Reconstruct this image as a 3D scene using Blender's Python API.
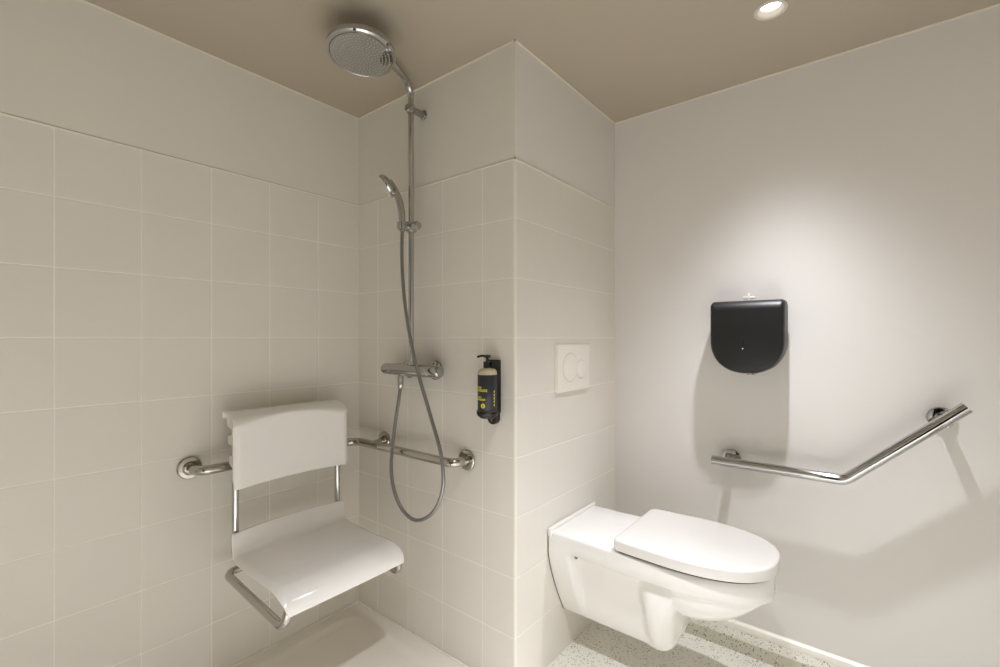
import bpy, bmesh, math, random
from mathutils import Vector, Matrix

for o in list(bpy.data.objects):
    bpy.data.objects.remove(o, do_unlink=True)
sc = bpy.context.scene
col = sc.collection
PI = math.pi
R = math.radians
random.seed(7)

# ---------------------------------------------------------------- camera
CAM_H = 1.20
cam_d = bpy.data.cameras.new('camera')
cam = bpy.data.objects.new('camera', cam_d)
col.objects.link(cam)
cam.location = (0, 0, CAM_H)
cam.rotation_euler = (R(90), 0, R(38.7))
cam_d.sensor_width = 36
cam_d.lens = 36 * 462 / 1000
cam_d.shift_y = 0.0045
cam_d.clip_start = 0.02
sc.camera = cam

# ---------------------------------------------------------------- light and exposure
world = bpy.data.worlds.new('world')
sc.world = world
world.use_nodes = True
world.node_tree.nodes['Background'].inputs[0].default_value = (0.9, 0.92, 1, 1)
world.node_tree.nodes['Background'].inputs[1].default_value = 0.0
sc.view_settings.view_transform = 'Standard'
sc.view_settings.look = 'None'
sc.view_settings.gamma = 1
sc.view_settings.use_curve_mapping = False
sc.view_settings.exposure = 0.31
cy = sc.cycles
cy.max_bounces = 16
cy.diffuse_bounces = 12
cy.glossy_bounces = 8
cy.use_denoising = True
cy.sample_clamp_indirect = 4
cy.caustics_reflective = False
cy.caustics_refractive = False

LIGHT_COL = (0.985, 0.995, 1.065)
# ceiling downlights: x, y, watts; the last is unseen, added for bounce light
DOWNLIGHTS = [(-0.234, 1.597, 98), (-0.234, 0.60, 220), (0.25, -0.35, 560)]
BEAM = 27.0   # half width of the reflector beam, degrees
SPOT_ANGLE = 130
SPOT_BLEND = 0.5
CEIL = 2.19

# ---------------------------------------------------------------- helpers
def tag(o, label=None, cat=None, group=None, kind=None):
    if label: o['label'] = label
    if cat: o['category'] = cat
    if group: o['group'] = group
    if kind: o['kind'] = kind
    return o

def link(name, me, mat, parent=None, smooth=None):
    if mat and not me.materials: me.materials.append(mat)
    o = bpy.data.objects.new(name, me)
    col.objects.link(o)
    if parent is not None:
        o.parent = parent
        o.location = -Vector(parent['_w']) if '_w' in parent else (0, 0, 0)
    if smooth is not None:
        me.shade_smooth()
        try: me.set_sharp_from_angle(angle=R(smooth))
        except Exception: pass
    return o

WORLDPOS = {}
def thing(name, loc, label, cat, group=None):
    o = bpy.data.objects.new(name, None)
    o.empty_display_size = 0.05
    col.objects.link(o)
    o.location = loc
    WORLDPOS[o.name] = Vector(loc)
    return tag(o, label, cat, group)

def obj(name, bm, mat, parent=None, smooth=35):
    """bm is in world coordinates; parents are things (or parts, already in world space)"""
    bmesh.ops.recalc_face_normals(bm, faces=bm.faces)
    me = bpy.data.meshes.new(name)
    base = Vector((0, 0, 0))
    if parent is None:
        pass
    elif parent.name in WORLDPOS:
        base = WORLDPOS[parent.name]
    bmesh.ops.translate(bm, verts=bm.verts, vec=-base)
    bm.to_mesh(me); bm.free()
    o = link(name, me, mat, None, smooth)
    if parent is not None:
        o.parent = parent
        WORLDPOS[o.name] = base
    return o

def NB(): return bmesh.new()

def box(bm, lo, hi, bev=0, seg=3, axis_rot=None):
    lo, hi = Vector(lo), Vector(hi)
    c = (lo + hi) / 2; s = hi - lo
    m = Matrix.Translation(c) @ Matrix.Diagonal((s.x, s.y, s.z, 1))
    r = bmesh.ops.create_cube(bm, size=1, matrix=m)
    if bev:
        es = list({e for v in r['verts'] for e in v.link_edges})
        bmesh.ops.bevel(bm, geom=es, offset=bev, segments=seg, profile=0.5, affect='EDGES')
    return bm

def lathe(bm, prof, loc, axis, seg=48, cap=True):
    """prof: (radius, height) along axis from loc"""
    axis = Vector(axis).normalized()
    q = axis.to_track_quat('Z', 'Y').to_matrix()
    loc = Vector(loc)
    rings = []
    for r, h in prof:
        if r < 1e-5:
            rings.append([bm.verts.new(loc + q @ Vector((0, 0, h)))])
        else:
            rings.append([bm.verts.new(loc + q @ Vector((r*math.cos(2*PI*i/seg), r*math.sin(2*PI*i/seg), h))) for i in range(seg)])
    for a, b in zip(rings, rings[1:]):
        if len(a) == 1 and len(b) == 1: continue
        for i in range(seg):
            j = (i+1) % seg
            if len(a) == 1: bm.faces.new((a[0], b[j], b[i]))
            elif len(b) == 1: bm.faces.new((a[i], a[j], b[0]))
            else: bm.faces.new((a[i], a[j], b[j], b[i]))
    if cap:
        if len(rings[0]) > 1: bm.faces.new(rings[0])
        if len(rings[-1]) > 1: bm.faces.new(rings[-1])
    return bm

def fillet(pts, rad, n=10):
    pts = [Vector(p) for p in pts]
    if not isinstance(rad, (list, tuple)): rad = [rad]*len(pts)
    out = [pts[0]]
    for i in range(1, len(pts)-1):
        p, a, b = pts[i], pts[i-1], pts[i+1]
        u, v = (a-p).normalized(), (b-p).normalized()
        ang = u.angle(v)
        if rad[i] <= 0 or ang > PI-0.02: out.append(p); continue
        d = min(rad[i]/math.tan(ang/2), (a-p).length*0.49, (b-p).length*0.49)
        r = d*math.tan(ang/2)
        c = p + (u+v).normalized()*(r/math.sin(ang/2))
        s, e = p+u*d-c, p+v*d-c
        tot = s.angle(e)
        ax = s.cross(e).normalized()
        for k in range(n+1):
            out.append(c + Matrix.Rotation(tot*k/n, 3, ax) @ s)
    out.append(pts[-1])
    return out

def spline(pts, n=12):
    pts = [Vector(p) for p in pts]
    P = [pts[0]*2-pts[1]] + pts + [pts[-1]*2-pts[-2]]
    out = []
    for i in range(1, len(P)-2):
        p0, p1, p2, p3 = P[i-1:i+3]
        for k in range(n):
            t = k/n
            out.append(0.5*((2*p1)+(p2-p0)*t+(2*p0-5*p1+4*p2-p3)*t*t+(3*p1-p0-3*p2+p3)*t**3))
    out.append(pts[-1])
    return out

def tube(bm, pts, r, seg=24, cap=True, rf=None):
    pts = [Vector(p) for p in pts]
    n = len(pts)
    T = []
    for i in range(n):
        a = pts[max(i-1, 0)]; b = pts[min(i+1, n-1)]
        T.append((b-a).normalized())
    up = Vector((0, 0, 1)) if abs(T[0].z) < 0.9 else Vector((1, 0, 0))
    N = (up - T[0]*up.dot(T[0])).normalized()
    rings = []
    for i in range(n):
        if i:
            N = (N - T[i]*N.dot(T[i])).normalized()
        B = T[i].cross(N)
        rr = r if rf is None else rf(i/(n-1))
        rings.append([bm.verts.new(pts[i] + (N*math.cos(2*PI*k/seg)+B*math.sin(2*PI*k/seg))*rr) for k in range(seg)])
    for a, b in zip(rings, rings[1:]):
        for k in range(seg):
            j = (k+1) % seg
            bm.faces.new((a[k], a[j], b[j], b[k]))
    if cap:
        bm.faces.new(rings[0]); bm.faces.new(rings[-1])
    return bm

def prism(bm, poly, axis, a, b, inset=None):
    """poly (u,v) extruded along axis 'x','y','z' from a to b"""
    def p3(u, v, w):
        return {'x': (w, u, v), 'y': (u, w, v), 'z': (u, v, w)}[axis]
    A = [bm.verts.new(p3(u, v, a)) for u, v in poly]
    B = [bm.verts.new(p3(u, v, b)) for u, v in poly]
    n = len(poly)
    for i in range(n):
        j = (i+1) % n
        bm.faces.new((A[i], A[j], B[j], B[i]))
    bm.faces.new(A); bm.faces.new(B)
    return bm

def loft(bm, loops, cap=True):
    rings = [[bm.verts.new(p) for p in L] for L in loops]
    n = len(rings[0])
    for a, b in zip(rings, rings[1:]):
        for i in range(n):
            j = (i+1) % n
            bm.faces.new((a[i], a[j], b[j], b[i]))
    if cap:
        bm.faces.new(rings[0]); bm.faces.new(rings[-1])
    return bm

def shell(bm, fn, nu, nv, th):
    """grid surface fn(u,v)->Vector, u,v in 0..1, thickened by th along the grid normal"""
    G = [[Vector(fn(i/nu, j/nv)) for j in range(nv+1)] for i in range(nu+1)]
    def nrm(i, j):
        a = G[min(i+1, nu)][j]-G[max(i-1, 0)][j]
        b = G[i][min(j+1, nv)]-G[i][max(j-1, 0)]
        return a.cross(b).normalized()
    F = [[bm.verts.new(G[i][j]) for j in range(nv+1)] for i in range(nu+1)]
    K = [[bm.verts.new(G[i][j]-nrm(i, j)*th) for j in range(nv+1)] for i in range(nu+1)]
    for i in range(nu):
        for j in range(nv):
            bm.faces.new((F[i][j], F[i+1][j], F[i+1][j+1], F[i][j+1]))
            bm.faces.new((K[i][j], K[i][j+1], K[i+1][j+1], K[i+1][j]))
    for i in range(nu):
        bm.faces.new((F[i][0], K[i][0], K[i+1][0], F[i+1][0]))
        bm.faces.new((F[i][nv], F[i+1][nv], K[i+1][nv], K[i][nv]))
    for j in range(nv):
        bm.faces.new((F[0][j], F[0][j+1], K[0][j+1], K[0][j]))
        bm.faces.new((F[nu][j], K[nu][j], K[nu][j+1], F[nu][j+1]))
    return bm

def bevel_mod(o, w, seg=2):
    m = o.modifiers.new('bevel', 'BEVEL'); m.width = w; m.segments = seg; m.limit_method = 'ANGLE'; m.angle_limit = R(40)
    return o

# ---------------------------------------------------------------- materials
def new_mat(name):
    m = bpy.data.materials.new(name); m.use_nodes = True
    nt = m.node_tree
    return m, nt, nt.nodes['Principled BSDF']

def srgb(*c):
    return tuple(((v/255)/12.92 if v/255 <= 0.04045 else ((v/255+0.055)/1.055)**2.4) for v in c) + (1,)

def simple(name, colr, rough=0.5, metal=0.0, noise=0.03, nscale=40, bump=0.0, spec=0.5, coat=0):
    m, nt, b = new_mat(name)
    tc = nt.nodes.new('ShaderNodeTexCoord')
    nz = nt.nodes.new('ShaderNodeTexNoise'); nz.inputs['Scale'].default_value = nscale; nz.inputs['Detail'].default_value = 3
    nt.links.new(tc.outputs['Object'], nz.inputs['Vector'])
    mp = nt.nodes.new('ShaderNodeMapRange')
    mp.inputs['To Min'].default_value = 1-noise; mp.inputs['To Max'].default_value = 1+noise
    nt.links.new(nz.outputs['Fac'], mp.inputs['Value'])
    vm = nt.nodes.new('ShaderNodeVectorMath'); vm.operation = 'SCALE'
    vm.inputs[0].default_value = colr[:3]
    nt.links.new(mp.outputs['Result'], vm.inputs['Scale'])
    nt.links.new(vm.outputs['Vector'], b.inputs['Base Color'])
    b.inputs['Roughness'].default_value = rough
    b.inputs['Metallic'].default_value = metal
    b.inputs['Specular IOR Level'].default_value = spec
    b.inputs['Coat Weight'].default_value = coat
    b.inputs['Coat Roughness'].default_value = 0.05
    if bump:
        bp = nt.nodes.new('ShaderNodeBump'); bp.inputs['Strength'].default_value = bump; bp.inputs['Distance'].default_value = 0.001
        nt.links.new(nz.outputs['Fac'], bp.inputs['Height'])
        nt.links.new(bp.outputs['Normal'], b.inputs['Normal'])
    return m

def tile_mat(name, axis, off, base, grout, vstrength=1.0):
    """20 cm square tiles; axis 0/1 = horizontal world axis; off = position of one vertical joint"""
    m, nt, b = new_mat(name)
    N, L = nt.nodes, nt.links
    tc = N.new('ShaderNodeTexCoord')
    sp = N.new('ShaderNodeSeparateXYZ'); L.new(tc.outputs['Object'], sp.inputs[0])
    def math_(op, a, bb=None, c=None):
        n = N.new('ShaderNodeMath'); n.operation = op
        for k, v in enumerate((a, bb, c)):
            if v is None: continue
            if isinstance(v, (int, float)): n.inputs[k].default_value = v
            else: L.new(v, n.inputs[k])
        return n.outputs[0]
    def dist(sock, o):
        s = math_('SUBTRACT', sock, o-50)       # keep positive
        f = math_('PINGPONG', s, 0.1)
        return f                                # 0 at joint .. 0.1 mid tile
    du = dist(sp.outputs[axis], off)
    dv = dist(sp.outputs[2], 0.0)
    def step(d, w0, w1):
        r = N.new('ShaderNodeMapRange'); r.interpolation_type = 'SMOOTHSTEP'
        r.inputs['From Min'].default_value = w0; r.inputs['From Max'].default_value = w1
        L.new(d, r.inputs['Value']); return r.outputs['Result']   # 0 in joint, 1 tile
    hu, hv = step(du, 0.0008, 0.0026), step(dv, 0.0008, 0.0026)
    if vstrength < 1:
        hu2 = math_('MULTIPLY_ADD', hu, vstrength, 1-vstrength)
    else: hu2 = hu
    g = math_('MULTIPLY', hu2, hv)
    nz = N.new('ShaderNodeTexNoise'); nz.inputs['Scale'].default_value = 3.0; nz.inputs['Detail'].default_value = 2
    L.new(tc.outputs['Object'], nz.inputs['Vector'])
    mp = N.new('ShaderNodeMapRange'); mp.inputs['To Min'].default_value = 0.97; mp.inputs['To Max'].default_value = 1.03
    L.new(nz.outputs['Fac'], mp.inputs['Value'])
    vm = N.new('ShaderNodeVectorMath'); vm.operation = 'SCALE'; vm.inputs[0].default_value = base[:3]
    L.new(mp.outputs['Result'], vm.inputs['Scale'])
    mx = N.new('ShaderNodeMix'); mx.data_type = 'RGBA'
    L.new(g, mx.inputs['Factor']); mx.inputs['A'].default_value = grout; L.new(vm.outputs['Vector'], mx.inputs['B'])
    L.new(mx.outputs['Result'], b.inputs['Base Color'])
    # height: joint slightly sunk, with the faint waviness of glazed tile
    nz2 = N.new('ShaderNodeTexNoise'); nz2.inputs['Scale'].default_value = 9; nz2.inputs['Detail'].default_value = 1
    L.new(tc.outputs['Object'], nz2.inputs['Vector'])
    hw = math_('MULTIPLY_ADD', nz2.outputs['Fac'], 0.25, g)
    bp = N.new('ShaderNodeBump'); bp.inputs['Strength'].default_value = 0.7; bp.inputs['Distance'].default_value = 0.0012
    L.new(hw, bp.inputs['Height']); L.new(bp.outputs['Normal'], b.inputs['Normal'])
    rr = math_('MULTIPLY_ADD', g, -0.25, 0.6)
    L.new(rr, b.inputs['Roughness'])
    b.inputs['Specular IOR Level'].default_value = 0.35
    return m

def terrazzo(name, base, chips, density=0.5):
    m, nt, b = new_mat(name)
    N, L = nt.nodes, nt.links
    tc = N.new('ShaderNodeTexCoord')
    colr = None
    prev = base
    for k, (scale, thr, c) in enumerate(chips):
        nzv = N.new('ShaderNodeTexNoise'); nzv.inputs['Scale'].default_value = scale*1.3
        L.new(tc.outputs['Object'], nzv.inputs['Vector'])
        add = N.new('ShaderNodeVectorMath'); add.operation = 'MULTIPLY_ADD'
        L.new(nzv.outputs['Color'], add.inputs[0]); add.inputs[1].default_value = (0.5/scale,)*3
        L.new(tc.outputs['Object'], add.inputs[2])
        vo = N.new('ShaderNodeTexVoronoi'); vo.inputs['Scale'].default_value = scale
        L.new(add.outputs[0], vo.inputs['Vector'])
        sp = N.new('ShaderNodeSeparateColor'); L.new(vo.outputs['Color'], sp.inputs[0])
        # chip radius varies by cell, only a share of the cells carries a chip
        lt = N.new('ShaderNodeMath'); lt.operation = 'LESS_THAN'; L.new(sp.outputs[0], lt.inputs[0]); lt.inputs[1].default_value = density
        rad = N.new('ShaderNodeMath'); rad.operation = 'MULTIPLY'; L.new(sp.outputs[1], rad.inputs[0]); rad.inputs[1].default_value = thr
        l2 = N.new('ShaderNodeMath'); l2.operation = 'LESS_THAN'; L.new(vo.outputs['Distance'], l2.inputs[0]); L.new(rad.outputs[0], l2.inputs[1])
        an = N.new('ShaderNodeMath'); an.operation = 'MULTIPLY'; L.new(lt.outputs[0], an.inputs[0]); L.new(l2.outputs[0], an.inputs[1])
        mx = N.new('ShaderNodeMix'); mx.data_type = 'RGBA'
        L.new(an.outputs[0], mx.inputs['Factor'])
        if colr is None: mx.inputs['A'].default_value = base
        else: L.new(colr, mx.inputs['A'])
        mx.inputs['B'].default_value = c
        colr = mx.outputs['Result']
    L.new(colr, b.inputs['Base Color'])
    b.inputs['Roughness'].default_value = 0.45
    return m

TILE = srgb(222, 218, 210)
GROUT = srgb(241, 238, 230)
M = {}
M['tileA'] = tile_mat('glazed_tile_left', 1, 1.031, TILE, GROUT)
M['tileB'] = tile_mat('glazed_tile_shower', 0, -1.062, TILE, GROUT)
M['tileC'] = tile_mat('glazed_tile_partition', 1, 1.381, TILE, GROUT, 0.12)
M['plaster'] = simple('painted_plaster', srgb(222, 219, 215), 0.7, noise=0.012, nscale=2.5, spec=0.25)
M['plaster_shower'] = simple('painted_plaster_shower', srgb(220, 217, 208), 0.7, noise=0.012, nscale=2.5, spec=0.25)
M['ceiling'] = simple('taupe_ceiling_paint', srgb(177, 167, 150), 0.8, noise=0.01, nscale=3, spec=0.2)
M['bead'] = simple('sealant_bead', srgb(232, 226, 212), 0.6)
M['joint'] = simple('shadow_joint', srgb(158, 152, 139), 0.8)  # taupe filler, the shade of the groove put into its colour
M['trim'] = simple('corner_trim', srgb(238, 234, 224), 0.35)
M['floor'] = terrazzo('speckled_terrazzo', srgb(228, 226, 216), [(130, 0.62, srgb(200, 196, 180)), (170, 0.42, srgb(120, 135, 128)), (95, 0.30, srgb(44, 92, 94)), (230, 0.4, srgb(60, 80, 80))], 0.24)
M['cove'] = terrazzo('speckled_terrazzo_cove', srgb(204, 200, 184), [(130, 0.62, srgb(180, 176, 156)), (150, 0.45, srgb(110, 124, 118)), (120, 0.34, srgb(40, 76, 80)), (200, 0.4, srgb(60, 80, 80))], 0.34)  # denser chips; base darkened, the skirting's shade put into the colour
M['tray'] = simple('tray_acrylic', srgb(228, 223, 213), 0.3, noise=0.01)
M['chrome'] = simple('chrome', (0.52, 0.52, 0.515, 1), 0.06, 1.0, noise=0.01)
M['chrome_soft'] = simple('brushed_chrome', (0.46, 0.455, 0.44, 1), 0.14, 1.0, noise=0.02)
M['steel'] = simple('polished_steel', (0.50, 0.475, 0.44, 1), 0.14, 1.0, noise=0.02)
M['hose'] = simple('steel_hose', (0.30, 0.30, 0.295, 1), 0.3, 1.0, noise=0.03)
M['seat'] = simple('white_seat_plastic', srgb(238, 236, 233), 0.10, noise=0.008, spec=0.5)
M['hook'] = simple('cream_plastic', srgb(222, 217, 205), 0.4)
M['porcelain'] = simple('porcelain', srgb(230, 228, 225), 0.08, noise=0.006, spec=0.55)
M['lid'] = simple('white_lid_plastic', srgb(220, 217, 212), 0.2, noise=0.006)
M['plate'] = simple('white_plate_plastic', srgb(236, 231, 223), 0.3, noise=0.006)
M['ring'] = simple('satin_reflector', srgb(205, 200, 190), 0.45)
M['black'] = simple('black_plastic', srgb(17, 16, 16), 0.42, noise=0.03, bump=0.15, nscale=300)
M['black_deep'] = simple('black_gloss_plastic', srgb(16, 16, 17), 0.25)
M['grey_side'] = simple('dark_grey_plastic', srgb(96, 90, 82), 0.4)
M['gap'] = simple('gap_shade', srgb(60, 54, 48), 0.7)  # shade of the gap under the toilet lid, put into the colour
M['nozzle'] = simple('nozzle_rubber', srgb(205, 202, 194), 0.5)
M['yellow'] = simple('yellow_print', srgb(226, 214, 52), 0.5)
M['soap'] = simple('translucent_bottle', srgb(188, 178, 150), 0.3)
M['label'] = simple('dark_label', srgb(40, 40, 46), 0.4)
M['door'] = simple('dark_doorway', srgb(34, 31, 29), 0.5)  # near-black, added behind the camera for dark streaks in the chrome
m, nt, b = new_mat('lamp_lens')
b.inputs['Emission Color'].default_value = (1, 0.96, 0.9, 1); b.inputs['Emission Strength'].default_value = 2.2
b.inputs['Base Color'].default_value = (0.9, 0.9, 0.9, 1)
M['lens'] = m

# ---------------------------------------------------------------- room
XA, YB, XC, YD = -1.80, 1.228, -0.919, 1.994     # left wall, shower back wall, partition side, far wall
XR, YN = 0.95, -0.95                             # right wall and near wall (behind the camera)
TOP = 1.797
T = 0.10
def structure(name, bm, mat, smooth=None):
    return tag(obj(name, bm, mat, None, smooth), kind='structure')

structure('floor', box(NB(), (XC-0.3, YN-T, -0.1), (XR+T, YD+T, 0)), M['floor'])
structure('floor', box(NB(), (XA-T, YN-T, -0.1), (XC-0.3, YB+0.2, 0)), M['floor'])
def ceiling():
    bm = NB()
    cx, cy_, h, r, n = DOWNLIGHTS[0][0], DOWNLIGHTS[0][1], 0.08, 0.034, 64
    X = [XA-T, cx-h, cx+h, XR+T]; Y = [YN-T, cy_-h, cy_+h, YD+T]
    for i in range(3):
        for j in range(3):
            if i == 1 and j == 1: continue
            box(bm, (X[i], Y[j], CEIL), (X[i+1], Y[j+1], CEIL+0.1))
    inner, outer = [], []
    for k in range(n):
        a = 2*PI*k/n
        c_, s_ = math.cos(a), math.sin(a)
        m_ = max(abs(c_), abs(s_))
        inner.append(bm.verts.new((cx+r*c_, cy_+r*s_, CEIL)))
        outer.append(bm.verts.new((cx+h*c_/m_, cy_+h*s_/m_, CEIL)))
    for k in range(n):
        bm.faces.new((inner[k], inner[(k+1) % n], outer[(k+1) % n], outer[k]))
    box(bm, (cx-h, cy_-h, CEIL+0.05), (cx+h, cy_+h, CEIL+0.1))
    bmesh.ops.remove_doubles(bm, verts=bm.verts, dist=0.00001)
    return bm
structure('ceiling', ceiling(), M['ceiling'])

# a narrow recessed joint runs between the tiles and the painted plaster above them
PR = 0.0
JT = 0.0035
bm = box(NB(), (XA-T, YN-T, 0), (XA, YB+T, TOP)); structure('wall_left', bm, M['tileA'])
bm = box(NB(), (XA-T, YN-T, TOP+JT), (XA+PR, YB+T, CEIL)); structure('wall_left', bm, M['plaster_shower'])
bm = box(NB(), (XA, YB, 0), (XC-0.0006, YB+T, TOP)); structure('wall_shower', bm, M['tileB'])
bm = box(NB(), (XA+PR, YB-PR, TOP+JT), (XC-0.0006, YB+T, CEIL)); structure('wall_shower', bm, M['plaster_shower'])
bm = box(NB(), (XC-T, YB+0.0006, 0), (XC, YD, TOP)); structure('wall_partition', bm, M['tileC'])
bm = box(NB(), (XC-T, YB+0.0006, TOP+JT), (XC+PR, YD, CEIL)); structure('wall_partition', bm, M['plaster'])
bm = box(NB(), (XC-T, YD, 0), (XR+T, YD+T, CEIL)); structure('wall_far', bm, M['plaster'])
bm = box(NB(), (XR, YN-T, 0), (XR+T, YD, CEIL)); structure('wall_right', bm, M['plaster'])
bm = box(NB(), (XA-T, YN-T, 0), (-0.30, YN, CEIL)); structure('wall_near', bm, M['plaster'])
bm = box(NB(), (0.72, YN-T, 0), (XR, YN, CEIL)); structure('wall_near', bm, M['plaster'])
bm = box(NB(), (-0.30, YN-T, 2.06), (0.72, YN, CEIL)); structure('wall_near', bm, M['plaster'])

JD = 0.001
structure('trim_13', box(NB(), (XA-0.05, YN, TOP), (XA-JD, YB+JD, TOP+JT)), M['joint'])
structure('trim_14', box(NB(), (XA-JD, YB+JD, TOP), (XC-JD, YB+0.05, TOP+JT)), M['joint'])
structure('trim_15', box(NB(), (XC-0.05, YB+0.05, TOP), (XC-JD, YD, TOP+JT)), M['joint'])
# sealant beads: ceiling joints and tile top line
def bead(name, a, b, w=0.0065, mat=None):
    lo = [min(p, q)-w*0.5 for p, q in zip(a, b)]; hi = [max(p, q)+w*0.5 for p, q in zip(a, b)]
    structure(name, box(NB(), lo, hi), mat or M['bead'])
zc = CEIL-0.0015
bead('trim_1', (XA+PR, YN, zc), (XA+PR, YB-PR, zc))
bead('trim_2', (XA+PR, YB-PR, zc), (XC+PR, YB-PR, zc))
bead('trim_3', (XC+PR, YB-PR, zc), (XC+PR, YD, zc))
bead('trim_4', (XC+PR, YD, zc), (XR, YD, zc))
zt = TOP-0.0015
bead('trim_5', (XA, YN, zt), (XA, YB, zt), 0.0048)
bead('trim_6', (XA, YB, zt), (XC, YB, zt), 0.0048)
bead('trim_7', (XC, YB, zt), (XC, YD, zt), 0.0048)
# rounded edge trim on the outside corner
bm = NB()
r = 0.006
poly = [(XC-0.006, YB+0.006), (XC-0.006, YB-0.001)]
for k in range(7):
    a = -PI/2 + k*PI/12
    poly.append((XC-0.005+r*math.cos(a), YB+0.005+r*math.sin(a)))
poly += [(XC+0.001, YB+0.006)]
prism(bm, poly, 'z', 0.0, TOP-0.001)
structure('trim_8', bm, M['trim'], 30)
bead('trim_9', (XA, YB, 0.02), (XA, YB, TOP), 0.004)
bead('trim_10', (XC, YD, 0.0), (XC, YD, TOP), 0.003)

# terrazzo skirting on the far and right walls with a pale cap
def skirting(name, far=True):
    prof = [(0, 0), (0.049, 0), (0.048, 0.048), (0.043, 0.054), (0.012, 0.070), (0, 0.072)]
    cap = [(0, 0.066), (0.018, 0.066), (0.018, 0.076), (0.014, 0.087), (0.006, 0.093), (0, 0.093)]
    for nm, pf, mt in (('baseboard_'+name, prof, M['cove']), ('trim_11' if far else 'trim_12', cap, M['trim'])):
        bm = NB()
        if far: prism(bm, [(YD-d, z) for d, z in pf], 'x', XC, XR)
        else: prism(bm, [(XR-d, z) for d, z in pf], 'y', YN, YD-0.05)
        structure(nm, bm, mt, 30)
skirting('far'); skirting('right', False)

# unseen doorway and near-black corridor, added to darken the chrome reflections
bm = NB()
box(bm, (-0.36, YN-1.3, -0.1), (0.78, YN-T, 0.0)); box(bm, (-0.36, YN-1.3, 2.06), (0.78, YN-T, 2.16))
box(bm, (-0.40, YN-1.3, 0), (-0.30, YN-T, 2.06)); box(bm, (0.72, YN-1.3, 0), (0.82, YN-T, 2.06)); box(bm, (-0.40, YN-1.4, -0.1), (0.82, YN-1.3, 2.16))
structure('wall_corridor_added', bm, M['door'])
bm = NB()
box(bm, (-0.34, YN-0.002, 0), (-0.30, YN+0.012, 2.10), 0.003); box(bm, (0.72, YN-0.002, 0), (0.76, YN+0.012, 2.10), 0.003); box(bm, (-0.30, YN-0.002, 2.06), (0.72, YN+0.012, 2.10), 0.003)
structure('door_frame_added', bm, M['door'])

# ---------------------------------------------------------------- downlights
def beam_profile(ld):
    # the reflector's own distribution: intensity falls off with the angle from the lamp axis
    ld.use_nodes = True
    nt = ld.node_tree; N, L = nt.nodes, nt.links
    em = [n for n in N if n.type == 'EMISSION'][0]
    tc = N.new('ShaderNodeTexCoord'); sp = N.new('ShaderNodeSeparateXYZ'); L.new(tc.outputs['Normal'], sp.inputs[0])
    def mt(op, a, b=None):
        n = N.new('ShaderNodeMath'); n.operation = op
        for k, v in enumerate((a, b)):
            if v is None: continue
            if isinstance(v, (int, float)): n.inputs[k].default_value = v
            else: L.new(v, n.inputs[k])
        return n.outputs[0]
    ang = mt('ARCCOSINE', mt('MINIMUM', mt('ABSOLUTE', sp.outputs[2]), 1.0))
    q = mt('DIVIDE', ang, R(BEAM))
    e = mt('EXPONENT', mt('MULTIPLY', mt('POWER', q, 3.0), -1.0))
    dip = mt('ADD', mt('MULTIPLY', mt('MINIMUM', mt('POWER', mt('DIVIDE', ang, R(18.0)), 2.0), 1.0), 0.42), 0.58)
    L.new(mt('MULTIPLY', e, dip), em.inputs['Strength'])
for i, (x, y, w) in enumerate(DOWNLIGHTS):
    lab = ['round recessed ceiling downlight above the toilet', 'round recessed ceiling downlight in front of the shower', 'unseen ceiling downlight near the door, added for bounce light'][i]
    t = thing('ceiling_downlight', (x, y, CEIL), lab, 'ceiling light')
    dz = 0.013 if i == 0 else -0.0002
    bm = lathe(NB(), [(0.0450, 0.0), (0.0445, -0.003), (0.042, -0.0045), (0.0385, -0.0045), (0.0355, -0.003), (0.0335, 0.0), (0.0315, max(dz, 0.0)*0.6), (0.0275, dz)], (x, y, CEIL), (0, 0, 1), 48, cap=False)
    obj('trim_ring', bm, M['ring'], t)
    bm = lathe(NB(), [(0.0, dz), (0.0278, dz)], (x, y, CEIL), (0, 0, 1), 48, cap=False)
    obj('lens', bm, M['lens'], t)
    ld = bpy.data.lights.new('downlight_lamp', 'SPOT')
    ld.energy = w; ld.color = LIGHT_COL; ld.spot_size = R(SPOT_ANGLE); ld.spot_blend = SPOT_BLEND; ld.shadow_soft_size = 0.022
    beam_profile(ld)
    lo = bpy.data.objects.new('downlight_lamp', ld); col.objects.link(lo)
    lo.parent = t; lo.location = (0, 0, -0.012)

# ---------------------------------------------------------------- shower tray
t = thing('shower_tray', (-1.3, 0.5, 0), 'flat off-white shower tray with a shallow rounded basin under the folding seat', 'shower tray')
TX0, TX1, TY0, TY1 = XA+0.001, -0.72, -0.10, YB-0.001
def rrect(x0, y0, x1, y1, r, z, n=8):
    out = []
    for cx, cy_, a0 in ((x1-r, y1-r, 0), (x0+r, y1-r, PI/2), (x0+r, y0+r, PI), (x1-r, y0+r, 1.5*PI)):
        for k in range(n+1):
            a = a0+PI/2*k/n
            out.append((cx+r*math.cos(a), cy_+r*math.sin(a), z))
    return out
loops = [rrect(TX0, TY0, TX1, TY1, 0.002, 0.001), rrect(TX0, TY0, TX1, TY1, 0.002, 0.013)]
ins = 0.055
for k in range(9):
    f = k/8
    s = 3*f*f-2*f**3
    d = ins + 0.05*f
    loops.append(rrect(TX0+d, TY0+d, TX1-d, TY1-d, 0.09-0.03*f, 0.014-0.010*s))
bm = loft(NB(), loops)
obj('basin', bm, M['tray'], t, 40)
bm = NB()
box(bm, (TX0, TY0+0.01, 0.012), (TX0+0.006, TY1, 0.019), 0.002)
box(bm, (TX0, TY1-0.006, 0.012), (XC-0.002, TY1, 0.019), 0.002)
obj('sealant', bm, M['trim'], t)
bm = lathe(NB(), [(0.0, 0.0), (0.055, 0.0), (0.057, -0.002), (0.057, -0.003)], (-1.26, 0.25, 0.0075), (0, 0, 1), 40, cap=False)
obj('drain_cover', bm, M['chrome'], t)

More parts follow.
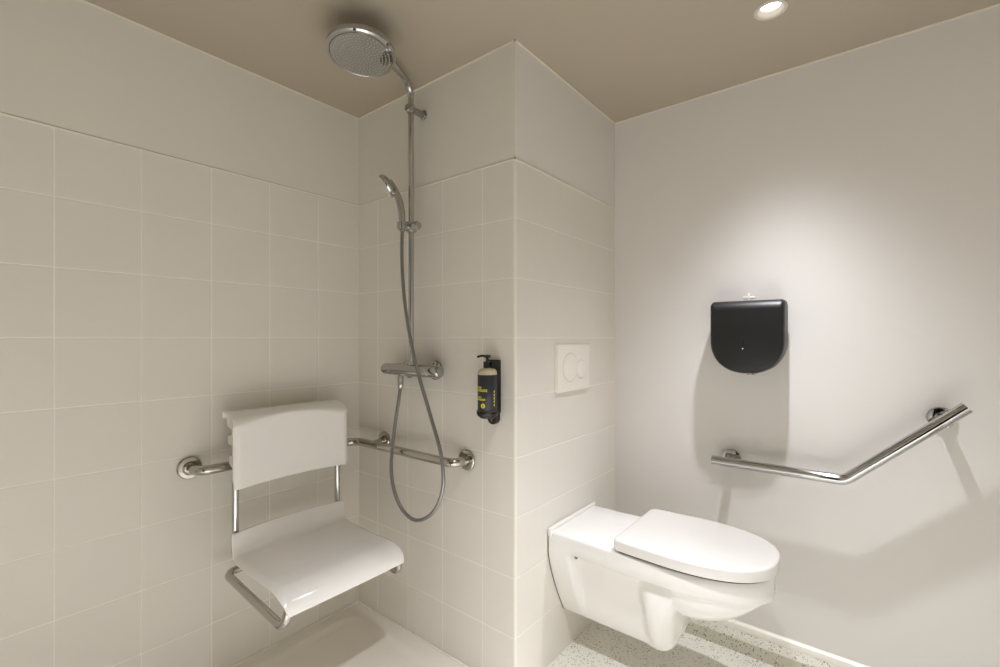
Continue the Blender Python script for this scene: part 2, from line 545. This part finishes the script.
# ---------------------------------------------------------------- shower column
t = thing('shower_column', (-1.375, YB, 1.077), 'chrome shower column with thermostat mixer, tall riser and round overhead head', 'shower')
MX, MY, MZ = -1.370, 1.166, 1.077
bm = NB()
lathe(bm, [(0, -0.165), (0.012, -0.165), (0.019, -0.162), (0.0215, -0.155), (0.0215, -0.108), (0.0205, -0.1065), (0.0225, -0.105), (0.0235, -0.09), (0.0235, 0.09), (0.0225, 0.105), (0.0205, 0.1065), (0.0205, 0.108)], (MX, MY, MZ), (1, 0, 0), 40)
obj('mixer_body', bm, M['chrome_soft'], t)
bm = lathe(NB(), [(0.0205, 0.106), (0.0235, 0.108), (0.0235, 0.150), (0.022, 0.156), (0.018, 0.160), (0, 0.161)], (MX, MY, MZ), (1, 0, 0), 40)
kn = obj('flow_knob', bm, M['chrome_soft'], t)
bm = box(NB(), (MX-0.022, MY-0.010, MZ+0.018), (MX+0.022, MY+0.012, MZ+0.034), 0.005)
obj('riser_connector', bm, M['chrome_soft'], t)
for sx in (-0.075, 0.075):
    bm = lathe(NB(), [(0.0, 0.0), (0.036, 0.0), (0.0375, 0.004), (0.036, 0.010), (0.031, 0.014), (0.020, 0.018), (0.017, 0.030), (0.017, 0.062)], (MX+sx, YB-0.0005, MZ), (0, -1, 0), 40)
    obj('escutcheon', bm, M['chrome_soft'], t)
bm = lathe(NB(), [(0.010, 0.0), (0.012, 0.012), (0.012, 0.030), (0.0105, 0.032), (0.012, 0.036), (0.010, 0.052), (0.007, 0.056)], (-1.432, MY, MZ-0.018), (0, 0, -1), 24)
obj('hose_outlet', bm, M['chrome'], t)
PX, PY = -1.366, 1.163
bm = NB()
pole = fillet([(PX, PY, MZ+0.02), (PX, PY, 2.158), (-1.255, 0.93, 2.160), (-1.228, 0.850, 2.150), (-1.225, 0.846, 2.112)], [0, 0.045, 0.1, 0.02, 0], 14)
tube(bm, pole, 0.0108, 24, rf=lambda f: 0.0108 if f < 0.06 else 0.0122)
obj('riser_pipe', bm, M['chrome'], t)
bm = NB()
lathe(bm, [(0.018, 0.0), (0.018, 0.004), (0.0135, 0.007), (0.0125, 0.040), (0.0125, 0.062)], (PX, YB-PR, 2.072), (0, -1, 0), 32)
lathe(bm, [(0.0145, -0.014), (0.0160, -0.011), (0.0160, 0.011), (0.0145, 0.014)], (PX, PY, 2.072), (0, 0, 1), 32)
lathe(bm, [(0.0145, 0), (0.0145, 0.018), (0.012, 0.021)], (PX, PY, 2.072), (0, -1, 0), 28)
obj('wall_bracket', bm, M['chrome_soft'], t)
# overhead head
HX, HY, HZ = -1.232, 0.850, 2.083
hax = Vector((-0.075, 0.095, 1)).normalized()
bm = lathe(NB(), [(0.0, 0.046), (0.016, 0.046), (0.020, 0.040), (0.028, 0.036), (0.055, 0.034), (0.085, 0.029), (0.098, 0.020), (0.1045, 0.008), (0.1045, -0.003), (0.100, -0.0075), (0.095, -0.008), (0.093, -0.006), (0.0, -0.006)], (HX, HY, HZ), hax, 64)
head = obj('overhead_head', bm, M['chrome'], t)
bm = lathe(NB(), [(0.0925, -0.0055), (0.0925, -0.0085), (0.06, -0.0095), (0.0, -0.0100)], (HX, HY, HZ), hax, 64, cap=False)
obj('spray_face', bm, M['chrome'], head)
bm = NB()
q = hax.to_track_quat('Z', 'Y').to_matrix()
for ring in range(1, 9):
    rad = 0.0105*ring + 0.001
    n = max(6, int(ring*6))
    for k in range(n):
        a = 2*PI*k/n + ring*0.3
        p = Vector((HX, HY, HZ)) + q @ Vector((rad*math.cos(a), rad*math.sin(a), -0.0085))
        lathe(bm, [(0.0017, 0.0), (0.0013, 0.0035), (0.0, 0.0038)], p, -hax, 6, cap=False)
tag(obj('spray_nozzle', bm, M['nozzle'], head), kind='stuff')
# hand shower holder on the riser
bm = NB()
SZ = 1.622
lathe(bm, [(0.0175, -0.019), (0.0205, -0.016), (0.0205, 0.016), (0.0175, 0.019)], (PX, PY, SZ), (0, 0, 1), 32)
lathe(bm, [(0.0, -0.040), (0.012, -0.040), (0.0165, -0.032), (0.0165, 0.030), (0.013, 0.036), (0.0, 0.036)], (PX+0.012, PY-0.004, SZ), (1, 0, 0), 28)
HBX, HBY = PX-0.006, PY-0.038
box(bm, (PX-0.030, HBY-0.010, SZ-0.012), (PX+0.012, PY+0.004, SZ+0.013), 0.008, 4)
lathe(bm, [(0.012, -0.014), (0.0170, -0.014), (0.0190, 0.013), (0.0140, 0.015)], (HBX, HBY, SZ), (-0.05, -0.10, 1), 28, cap=False)
obj('slider_holder', bm, M['chrome_soft'], t)

# ---------------------------------------------------------------- hand shower with hose
t = thing('hand_shower', (HBX, HBY, SZ), 'chrome hand shower resting in the riser holder with its looping grey hose', 'hand shower')
hb = Vector((HBX, HBY, SZ))
RT = Vector((0.7805, 0.6252, 0)); TW = Vector((0.6252, -0.7805, 0))
pts = [hb+Vector((0, 0, -0.022)), hb+Vector((0, 0, 0.012)), hb+RT*-0.004+Vector((0, 0, 0.06)), hb+RT*-0.016+Vector((0, 0, 0.108)), hb+RT*-0.035+Vector((0, 0, 0.142)), hb+RT*-0.052+Vector((0, 0, 0.162))]
cv = spline(pts, 8)
def hr(f): return 0.0095+0.0035*min(1, f*2.5) if f < 0.7 else 0.013+0.004*(f-0.7)/0.3
bm = tube(NB(), cv, 0.012, 24, rf=hr)
obj('handle', bm, M['chrome_soft'], t)
fn = (RT*-0.80 + Vector((0, 0, -0.55)) + TW*0.20).normalized()
hc = hb + RT*-0.056 + Vector((0, 0, 0.150))
bm = lathe(NB(), [(0.0, -0.020), (0.018, -0.020), (0.036, -0.012), (0.045, -0.002), (0.046, 0.006), (0.044, 0.011), (0.0, 0.011)], hc, fn, 40)
hh = obj('hand_shower_head', bm, M['chrome'], t)
bm = lathe(NB(), [(0.041, 0.0105), (0.040, 0.013), (0.0, 0.014)], hc, fn, 40, cap=False)
obj('spray_face', bm, M['nozzle'], hh)
hz = [(-1.432, 1.166, 1.010), (-1.433, 1.158, 0.96), (-1.432, 1.135, 0.84), (-1.412, 1.105, 0.71), (-1.380, 1.098, 0.62), (-1.325, 1.098, 0.563), (-1.255, 1.098, 0.552), (-1.175, 1.098, 0.600), (-1.130, 1.10, 0.69), (-1.143, 1.105, 0.80), (-1.200, 1.108, 0.93), (-1.262, 1.112, 1.06), (-1.315, 1.115, 1.20), (-1.350, 1.118, 1.34), (-1.366, 1.120, 1.46), (-1.372, 1.123, 1.54), (HBX, HBY, 1.600)]
cv = spline(hz, 14)
bm = tube(NB(), cv, 0.0066, 14)
obj('hose', bm, M['hose'], t)

# ---------------------------------------------------------------- wrap-round grab rail in the shower
RZ = 0.761
t = thing('grab_rail', (-1.715, 1.155, RZ), 'steel grab rail running round the shower corner behind the seat', 'grab rail')
bm = NB()
path = fillet([(XA+0.001, 0.563, RZ), (-1.717, 0.563, RZ), (-1.717, 1.157, RZ), (-1.134, 1.157, RZ), (-1.134, YB-0.001, RZ)], [0, 0.05, 0.055, 0.045, 0], 12)
tube(bm, path, 0.0160, 28)
obj('rail', bm, M['steel'], t)
bm = tube(NB(), [(-1.61, YB-0.001, RZ+0.006), (-1.61, 1.168, RZ+0.002)], 0.0115, 20)
obj('support_post', bm, M['steel'], t)
def flange(loc, ax, r=0.0375, mat='steel', par=None, neck=0.019):
    bm = lathe(NB(), [(0, 0), (r, 0), (r, 0.006), (r-0.003, 0.0095), (r-0.014, 0.0105), (r-0.016, 0.0085), (neck+0.002, 0.0085), (neck, 0.012), (neck, 0.016), (neck-0.004, 0.016)], loc, ax, 48)
    return obj('flange', bm, M[mat], par)
flange((XA+0.0005, 0.563, RZ), (1, 0, 0), par=t)
flange((-1.134, YB-0.0005, RZ), (0, -1, 0), par=t)
flange((-1.61, YB-0.0005, RZ+0.006), (0, -1, 0), r=0.036, par=t, neck=0.0145)

# ---------------------------------------------------------------- hanging shower seat
t = thing('shower_chair', (-1.66, 0.853, 0.37), 'white plastic shower seat with tall backrest hung on the steel grab rail', 'shower seat')
YC, HW = 0.853, 0.213
def smooth(a, b, x):
    f = min(1, max(0, (x-a)/(b-a))); return f*f*(3-2*f)
def back_fn(u, v):
    s = 2*u-1
    cc = 1-s*s
    edge = max(0, (abs(s)-0.90)/0.10)
    y = YC + HW*s
    # profile parameter v: 0 bottom edge .. 0.70 front face top .. 1 back edge of the roll
    z0 = 0.697 + 0.004*cc
    x0 = -1.628 - 0.020*cc
    if v < 0.72:
        f = v/0.72
        x = x0 - 0.004*f; z = z0 + (0.889-z0+0.038*cc)*f
    else:
        f = (v-0.72)/0.28
        zs = 0.889+0.038*cc
        xs = x0-0.004
        xe, ze = -1.720, 0.949
        a = f*PI*0.5
        if f < 0.82:
            g = f/0.82*PI/2
            x = xs + (xe-xs)*(1-math.cos(g)); z = zs + (ze-zs)*math.sin(g)
        else:
            g = (f-0.82)/0.18
            x = xe - 0.008*math.sin(g*PI/2); z = ze - 0.022*(1-math.cos(g*PI/2))
    x -= 0.012*edge*edge*(1 if v < 0.75 else 0.3)
    return (x, y, z)
bm = shell(NB(), back_fn, 56, 90, 0.007)
back = bevel_mod(obj('backrest', bm, M['seat'], t, 50), 0.002)
# side returns of the backrest
for s in (-1, 1):
    y0 = YC+s*HW*0.975
    poly = [(-1.642, 0.705), (-1.654, 0.705), (-1.664, 0.72), (-1.664, 0.765), (-1.690, 0.775), (-1.690, 0.800), (-1.666, 0.806), (-1.666, 0.838), (-1.700, 0.842), (-1.704, 0.866), (-1.694, 0.872), (-1.672, 0.872), (-1.668, 0.892), (-1.706, 0.900), (-1.712, 0.925), (-1.708, 0.934), (-1.690, 0.934), (-1.662, 0.915), (-1.648, 0.890)]
    bm = prism(NB(), poly, 'y', y0-0.011*(1 if s > 0 else -0.0), y0+0.011*(1 if s < 0 else -0.0))
    bevel_mod(obj('rail_hook', bm, M['hook'], t, 40), 0.0015)
for s in (-1, 1):
    bm = tube(NB(), [(-1.679, YC+s*0.192, 0.47), (-1.679, YC+s*0.192, 0.72)], 0.0105, 24)
    obj('back_rod', bm, M['chrome'], t)
prof = [(-1.664, 0.545), (-1.6635, 0.530), (-1.662, 0.508), (-1.657, 0.486), (-1.644, 0.472), (-1.620, 0.4665), (-1.570, 0.465), (-1.500, 0.4635), (-1.440, 0.4635), (-1.395, 0.4655), (-1.355, 0.4665), (-1.331, 0.4645), (-1.309, 0.456), (-1.292, 0.442), (-1.282, 0.427), (-1.278, 0.413)]
PS = spline([Vector((x, 0, z)) for x, z in prof], 5)
def seat_fn(u, v):
    s = 2*u-1
    k = v*(len(PS)-1); i = min(int(k), len(PS)-2); f = k-i
    p = PS[i]*(1-f)+PS[i+1]*f
    x, z = p.x, p.z
    cc = 1-s*s
    rear = max(0, 1-v/0.22)
    hw = 0.211 - 0.008*max(0, (v-0.86)/0.14)**2
    y = YC - 0.008*smooth(0.2, 0.9, v) + hw*s
    x -= 0.014*cc*rear
    z += 0.004*cc*rear
    front = max(0, (v-0.6)/0.4)
    x += 0.003*cc*front
    e = max(0, (abs(s)-0.93)/0.07)
    if v > 0.18:
        z -= 0.010*e*e*min(1, (v-0.18)/0.08)*(1-smooth(0.75, 0.95, v))
    # dished sitting surface
    mid = math.sin(PI*min(1, max(0, (v-0.15)/0.6)))
    z -= 0.002*mid*cc
    return (x, y, z)
bm = shell(NB(), seat_fn, 60, 90, 0.008)
bevel_mod(obj('seat', bm, M['seat'], t, 50), 0.003)
yl, yr = 0.642, 1.058
pts = fillet([(-1.300, yl+0.016, 0.436), (-1.302, yl, 0.372), (-1.710, yl, 0.400), (-1.710, yr, 0.400), (-1.302, yr, 0.366), (-1.300, yr-0.016, 0.436)], [0, 0.04, 0.036, 0.036, 0.04, 0], 10)
bm = tube(NB(), pts, 0.0125, 24)
obj('seat_frame', bm, M['steel'], t)

# ---------------------------------------------------------------- soap holder and bottle
BX, BY = -0.998, 1.178
t = thing('soap_bottle_holder', (BX, YB, 1.03), 'black wall bracket holding the soap bottle beside the shower corner', 'bottle holder')
bm = box(NB(), (-1.032, YB-0.014, 0.946), (-0.978, YB-0.0005, 1.126), 0.003)
box(bm, (-0.984, YB-0.048, 0.952), (-0.978, YB-0.002, 1.122), 0.002)
obj('back_plate', bm, M['black_deep'], t)
bm = lathe(NB(), [(0, -0.016), (0.024, -0.016), (0.0335, -0.008), (0.036, 0.0), (0.036, 0.008), (0.0345, 0.008), (0.0345, 0.0), (0, 0.0)], (BX, BY, 0.950), (0, 0, 1), 40)
obj('cup', bm, M['black_deep'], t)
bm = NB()
poly = [(-1.024, 0.950), (-1.024, 0.925)]
for k in range(9):
    a = PI + PI*k/8
    poly.append((-1.003+0.021*math.cos(a), 0.925+0.019*math.sin(a)))
poly += [(-0.982, 0.950)]
prism(bm, poly, 'y', YB-0.0005, YB-0.020)
bevel_mod(obj('lock_tongue', bm, M['black_deep'], t), 0.002)
bm = box(NB(), (-1.006, YB-0.022, 0.916), (-1.001, YB-0.0195, 0.932), 0.0008)
obj('lock_slot', bm, M['grey_side'], t)
t = thing('soap_bottle', (BX, BY, 0.951), 'pump soap bottle with dark label and yellow print in the black bracket', 'soap bottle')
bm = lathe(NB(), [(0, 0), (0.029, 0.0), (0.0315, 0.003), (0.032, 0.008), (0.032, 0.132), (0.030, 0.140), (0.024, 0.146), (0.013, 0.149), (0.012, 0.152), (0, 0.152)], (BX, BY, 0.9515), (0, 0, 1), 48)
bot = obj('bottle_body', bm, M['soap'], t)
bm = lathe(NB(), [(0.0318, 0.007), (0.0325, 0.008), (0.0325, 0.126), (0.0318, 0.127)], (BX, BY, 0.9515), (0, 0, 1), 48, cap=False)
lab = obj('label', bm, M['label'], t)
bm = NB()
lathe(bm, [(0.0135, 0.149), (0.0135, 0.168), (0.0125, 0.170), (0.005, 0.171), (0.005, 0.182), (0.011, 0.183), (0.0115, 0.191), (0.006, 0.193), (0, 0.193)], (BX, BY, 0.9515), (0, 0, 1), 28)
d = (RT*-1).normalized()
tube(bm, [Vector((BX, BY, 1.1405)), Vector((BX, BY, 1.1405))+d*0.022, Vector((BX, BY, 1.136))+d*0.034], 0.0038, 10)
obj('pump', bm, M['black_deep'], t)
bm = NB()
def patch(a0, a1, z0, z1, r=0.0330, n=4):
    pts = [(a0+(a1-a0)*k/n) for k in range(n+1)]
    lo = [bm.verts.new((BX+r*math.cos(R(a)), BY+r*math.sin(R(a)), z0)) for a in pts]
    hi = [bm.verts.new((BX+r*math.cos(R(a)), BY+r*math.sin(R(a)), z1)) for a in pts]
    for k in range(n): bm.faces.new((lo[k], lo[k+1], hi[k+1], hi[k]))
def word(a, z, h, n, dw=12.0):
    for k in range(n):
        a0 = a+k*dw
        st = k % 3
        patch(a0, a0+3.5, z, z+h, n=1)
        if st != 1: patch(a0, a0+dw-3, z+h*0.78, z+h, n=2)
        if st != 2: patch(a0, a0+dw-3, z, z+h*0.24, n=2)
        patch(a0+dw-6, a0+dw-3, z, z+h, n=1)
word(-132, 1.0335, 0.0065, 4); word(-132, 1.0235, 0.0080, 7)
word(-132, 1.0160, 0.0035, 1)
word(-132, 1.0020, 0.0055, 4); word(-132, 0.9945, 0.0060, 6)
obj('printed_text', bm, M['yellow'], lab)
bm = NB()
for k in range(5): patch(-9, -2, 0.976+k*0.011, 0.983+k*0.011, n=2)
obj('printed_text', bm, M['yellow'], lab)
bm = NB()
ca, cz, cr = R(-76), 0.977, 0.0078
vs = [bm.verts.new((BX+0.0331*math.cos(ca), BY+0.0331*math.sin(ca), cz))]
rin, rout = [], []
for k in range(24):
    a = 2*PI*k/24
    for rr, lst in ((0.0028, rin), (cr, rout)):
        aa = ca + rr*math.cos(a)/0.0331
        lst.append(bm.verts.new((BX+0.0331*math.cos(aa), BY+0.0331*math.sin(aa), cz+rr*math.sin(a))))
for k in range(24):
    bm.faces.new((rin[k], rin[(k+1) % 24], rout[(k+1) % 24], rout[k]))
bmesh.ops.delete(bm, geom=vs, context='VERTS')
obj('round_emblem', bm, M['yellow'], lab)

# ---------------------------------------------------------------- flush plate
t = thing('flush_plate', (XC, 1.605, 1.085), 'white rectangular flush plate with two round buttons above the toilet', 'flush plate')
bm = box(NB(), (XC-0.0005, 1.474, 0.995), (XC+0.014, 1.724, 1.175), 0.002)
obj('plate', bm, M['plate'], t)
def dome(name, y, z, r, h):
    bm = lathe(NB(), [(r+0.0050, 0.0), (r+0.0050, 0.0005), (r+0.0020, 0.0005)], (XC+0.0138, y, z), (1, 0, 0), 48, cap=False)
    obj('groove_shade', bm, M['ring'], t)  # grey annulus painted as the shaded groove round the button
    bm = lathe(NB(), [(r+0.0025, 0.0), (r+0.0025, 0.0006), (r, 0.0006), (r, h-0.001), (r-0.001, h), (0, h+0.0006)], (XC+0.0138, y, z), (1, 0, 0), 48, cap=False)
    return obj(name, bm, M['plate'], t)
dome('large_button', 1.565, 1.087, 0.052, 0.004)
dome('small_button', 1.648, 1.076, 0.033, 0.0055)

# ---------------------------------------------------------------- toilet
TYc = 1.598
t = thing('toilet', (XC, TYc, 0.15), 'white wall-hung toilet with long rear deck and closed lid', 'toilet')
XT = -0.222        # tip of the bowl
def smooth(a, b, x):
    f = min(1, max(0, (x-a)/(b-a))); return f*f*(3-2*f)
def halfw(x):
    w = 0.172 + 0.008*smooth(-0.80, -0.60, x)
    if x > -0.52:
        f = (x+0.52)/(XT+0.52)
        w *= max(0.0, 1-abs(f)**2.3)**0.48
    return w
ZT = 0.497
def section(x, shrink=1.0):
    W = halfw(x)
    mount = 1-smooth(-0.838, -0.808, x)          # thicker pad against the wall
    f = max(0, (x+0.56)/(XT+0.56))
    bowl = smooth(-0.515, -0.440, x)              # after the trap
    tb = min(1, max(0, (x+0.560)/0.085))
    fb = max(0, (x+0.475)/(XT+0.475))
    zb = (0.160 - 0.008*smooth(-0.60, -0.555, x) + 0.152*(1-(1-tb**2.4)**0.5)) if x < -0.475 else 0.304 + 0.138*fb**2.4
    zband = ZT-0.062
    bw = 0.068*(1-bowl) + bowl*W*0.55
    bulge = smooth(-0.595, -0.550, x)*(1-0.8*bowl)
    mw = (0.150+0.018*mount)*(1-bowl) + bowl*W*0.93
    # half outline from top centre to bottom centre (y, z)
    band_in = 0.004
    pts = [(0, ZT), (W*0.5, ZT), (W-0.012, ZT), (W-0.004, ZT-0.002), (W, ZT-0.008), (W, ZT-0.030), (W-0.001, zband)]
    inn = min(0.028, W*0.3)*(1-mount)*(1-0.6*bowl)
    pts += [(W-inn*0.4, zband-0.006), (W-inn, zband-0.012)]
    z1 = zband-0.012
    n = 12
    lowW = bw
    for k in range(1, n+1):
        g = k/n
        # superelliptic side from (W-inn, z1) to (lowW, zb)
        a = g*PI/2
        yb = max((W-inn)*math.cos(a)**0.75, 0.0) if g < 1 else W*0.12
        zb_ = z1-(z1-zb)*math.sin(a)**1.15
        yt = (W-inn) - ((W-inn)-lowW)*(g**1.35)
        zt_ = z1-(z1-zb-0.012)*g
        yt += 0.030*bulge*math.sin(PI*g)**0.8     # column of the trap pushing out of the skirt
        yt -= (1-mount)*0.010*math.sin(PI*min(1, g*1.1))*(1-bulge)
        y = yt*(1-bowl)+yb*bowl; z = zt_*(1-bowl)+zb_*bowl
        pts.append((y, z))
    yl = pts[-1][0]
    pts += [(yl-min(0.006, yl*0.3), zb+0.004*(1-bowl)), (yl*0.8, zb), (0, zb)]
    return [(x, y, z) for y, z in pts]
xs = [XC+0.001]
x = XC+0.001
stops = [-0.90, -0.885, -0.874, -0.86, -0.85, -0.842, -0.836, -0.830, -0.824, -0.818, -0.812, -0.806, -0.79, -0.75, -0.71, -0.68, -0.668, -0.66, -0.652, -0.644, -0.636, -0.628, -0.62, -0.61, -0.60, -0.592, -0.584, -0.576, -0.568, -0.56, -0.55, -0.535, -0.525, -0.515, -0.507, -0.500, -0.494, -0.489, -0.485, -0.481, -0.478, -0.476, -0.474, -0.466, -0.458, -0.45, -0.43, -0.41, -0.39, -0.37, -0.35, -0.33, -0.31, -0.29, -0.275, -0.262, -0.25, -0.241, -0.234, -0.229, -0.2255, -0.2232]
xs += stops
loops = []
for x in xs:
    s = section(x)
    full = [(px, TYc+py, pz) for px, py, pz in s] + [(px, TYc-py, pz) for px, py, pz in reversed(s[1:-1])]
    loops.append(full)
bm = loft(NB(), loops)
bowl = obj('bowl', bm, M['porcelain'], t, 60)
# raised lip of the deck against the wall
bm = box(NB(), (XC+0.001, TYc-0.176, ZT-0.02), (XC+0.018, TYc+0.176, ZT+0.011), 0.005)
obj('rear_lip', bm, M['porcelain'], t)
# sound-proofing gasket behind the bowl
s = section(XC+0.001)
bm = loft(NB(), [[(XC+0.0002, TYc+py*1.006, pz-0.001) for _, py, pz in s] + [(XC+0.0002, TYc-py*1.006, pz-0.001) for _, py, pz in reversed(s[1:-1])],
                 [(XC+0.0035, TYc+py*1.010, pz-0.001) for _, py, pz in s] + [(XC+0.0035, TYc-py*1.010, pz-0.001) for _, py, pz in reversed(s[1:-1])]])
obj('gasket', bm, M['grey_side'], t)
for sy in (-1, 1):
    bm = lathe(NB(), [(0, 0), (0.006, 0), (0.006, 0.004), (0.004, 0.006), (0, 0.006)], (-0.812, TYc+sy*0.152, 0.424), (0.2, sy, 0), 20)
    obj('fixing_screw', bm, M['grey_side'], t)
def lid_loop(off, z, X0=-0.664):
    out = []
    tip = -0.212
    W0 = 0.191
    n = 64
    pts = []
    rc = 0.022
    # rear edge corners then D-shaped front (half, y>=0)
    half = [(X0+off, 0.0), (X0+off, W0*0.5), (X0+off, W0-off-rc-0.010)]
    for k in range(1, 7):
        a = PI - (PI/2)*k/6
        half.append((X0+off+rc+rc*math.cos(a), W0-0.010-off-rc+rc*math.sin(a)))
    for k in range(1, 41):
        f = k/40
        th = f*PI/2
        # superellipse from the widest point forward
        xm = -0.48
        if f < 0.15:
            x = (X0+rc)+(xm-(X0+rc))*(f/0.15); y = W0-off-0.010+0.010*(f/0.15)**0.8
        else:
            g = (f-0.15)/0.85*PI/2
            x = xm+(tip-off-xm)*math.sin(g)**(2/2.4); y = (W0-off)*math.cos(g)**(2/2.4) if g < PI/2-1e-6 else 0
        half.append((x, y))
    full = [(x, TYc+y, z) for x, y in half] + [(x, TYc-y, z) for x, y in reversed(half[1:-1])]
    return full
bm = loft(NB(), [lid_loop(0.009, ZT+0.0005), lid_loop(0.009, ZT+0.008)])
obj('lid_gap_shade', bm, M['gap'], t, 40)  # dark layer standing in for the shade between bowl and lid
bm = loft(NB(), [lid_loop(0.003, ZT+0.007), lid_loop(0.0, ZT+0.008), lid_loop(0.0, ZT+0.036), lid_loop(0.0012, ZT+0.0395), lid_loop(0.004, ZT+0.0415), lid_loop(0.010, ZT+0.0425), lid_loop(0.03, ZT+0.0430)])
obj('lid', bm, M['lid'], t, 40)

# ---------------------------------------------------------------- paper dispenser
t = thing('toilet_paper_dispenser', (-0.356, YD, 1.20), 'black D-shaped jumbo toilet paper dispenser on the pale wall', 'paper dispenser')
DCX, DW, DTOP, DBOT = -0.3555, 0.123, 1.338, 1.069
def dloop(y, ins, it=None):
    w = DW-ins; top = DTOP-(ins if it is None else it); bot = DBOT+ins
    rc = 0.014
    zc_ = DBOT+0.125
    out = []
    for k in range(7):
        a = PI/2*k/6
        out.append((DCX+w-rc+rc*math.cos(PI/2-a) if False else DCX-w+rc-rc*math.sin(PI/2*k/6), y, top-rc+rc*math.cos(PI/2*k/6)))
    nb = 40
    for k in range(nb+1):
        a = PI*k/nb
        ex = 2/2.25
        c_, s_ = math.cos(a), math.sin(a)
        out.append((DCX-w*math.copysign(abs(c_)**ex, c_), y, zc_-(zc_-bot)*abs(s_)**ex))
    for k in range(7):
        out.append((DCX+w-rc+rc*math.cos(PI/2*k/6), y, top-rc+rc*math.sin(PI/2*k/6)))
    return out
bm = loft(NB(), [dloop(YD-0.0005, 0.004), dloop(YD-0.052, 0.004)])
obj('back_housing', bm, M['grey_side'], t, 40)
bm = loft(NB(), [dloop(YD-0.046, 0.0), dloop(YD-0.094, 0.0, 0.0), dloop(YD-0.103, 0.0006, 0.003), dloop(YD-0.111, 0.002, 0.009), dloop(YD-0.117, 0.005, 0.017), dloop(YD-0.121, 0.009, 0.026), dloop(YD-0.1225, 0.013, 0.034)])
obj('front_cover', bm, M['black'], t, 40)
bm = box(NB(), (DCX-0.0030-0.008, YD-0.1240, 1.168), (DCX+0.0020-0.008, YD-0.1215, 1.190), 0.0005)
obj('lock_slot', bm, M['black_deep'], t)
bm = lathe(NB(), [(0, 0), (0.0022, 0), (0.0022, 0.002), (0, 0.002)], (DCX-0.008, YD-0.1222, 1.161), (0, -1, 0), 16)
obj('indicator_dot', bm, M['plate'], t)
bm = box(NB(), (DCX+0.004, YD-0.118, DBOT-0.003), (DCX+0.028, YD-0.05, DBOT+0.006), 0.002)
obj('paper_cutter', bm, M['chrome_soft'], t)
bm = NB()
box(bm, (DCX-0.024, YD-0.036, DTOP+0.010), (DCX+0.016, YD-0.022, DTOP+0.020), 0.002)
box(bm, (DCX-0.008, YD-0.037, DTOP-0.006), (DCX-0.001, YD-0.020, DTOP+0.032), 0.002)
obj('top_latch', bm, M['plate'], t)

# ---------------------------------------------------------------- angled grab rail
t = thing('angled_grab_rail', (-0.065, YD, 0.73), 'angled chrome grab rail on the far wall beside the toilet', 'grab rail')
RY = 1.912
a, b_, c_ = Vector((-0.478, RY, 0.728)), Vector((-0.066, RY, 0.728)), Vector((0.222, RY, 0.997))
bm = tube(NB(), fillet([a, b_, c_], [0, 0.045, 0], 12), 0.0175, 32)
obj('rail', bm, M['chrome'], t)
for x in (-0.425, 0.172):
    z = 0.728 if x < 0 else 0.728+(x+0.066)*(0.269/0.288)
    bm = tube(NB(), [(x, YD-0.004, z), (x, RY+0.004, z)], 0.0145, 20)
    obj('support_post', bm, M['chrome'], t)
    bm = lathe(NB(), [(0, 0), (0.0335, 0), (0.0335, 0.006), (0.0325, 0.009), (0.030, 0.010), (0.0105, 0.011)], (x, YD-0.0005, z), (0, -1, 0), 40)
    obj('flange', bm, M['chrome'], t)
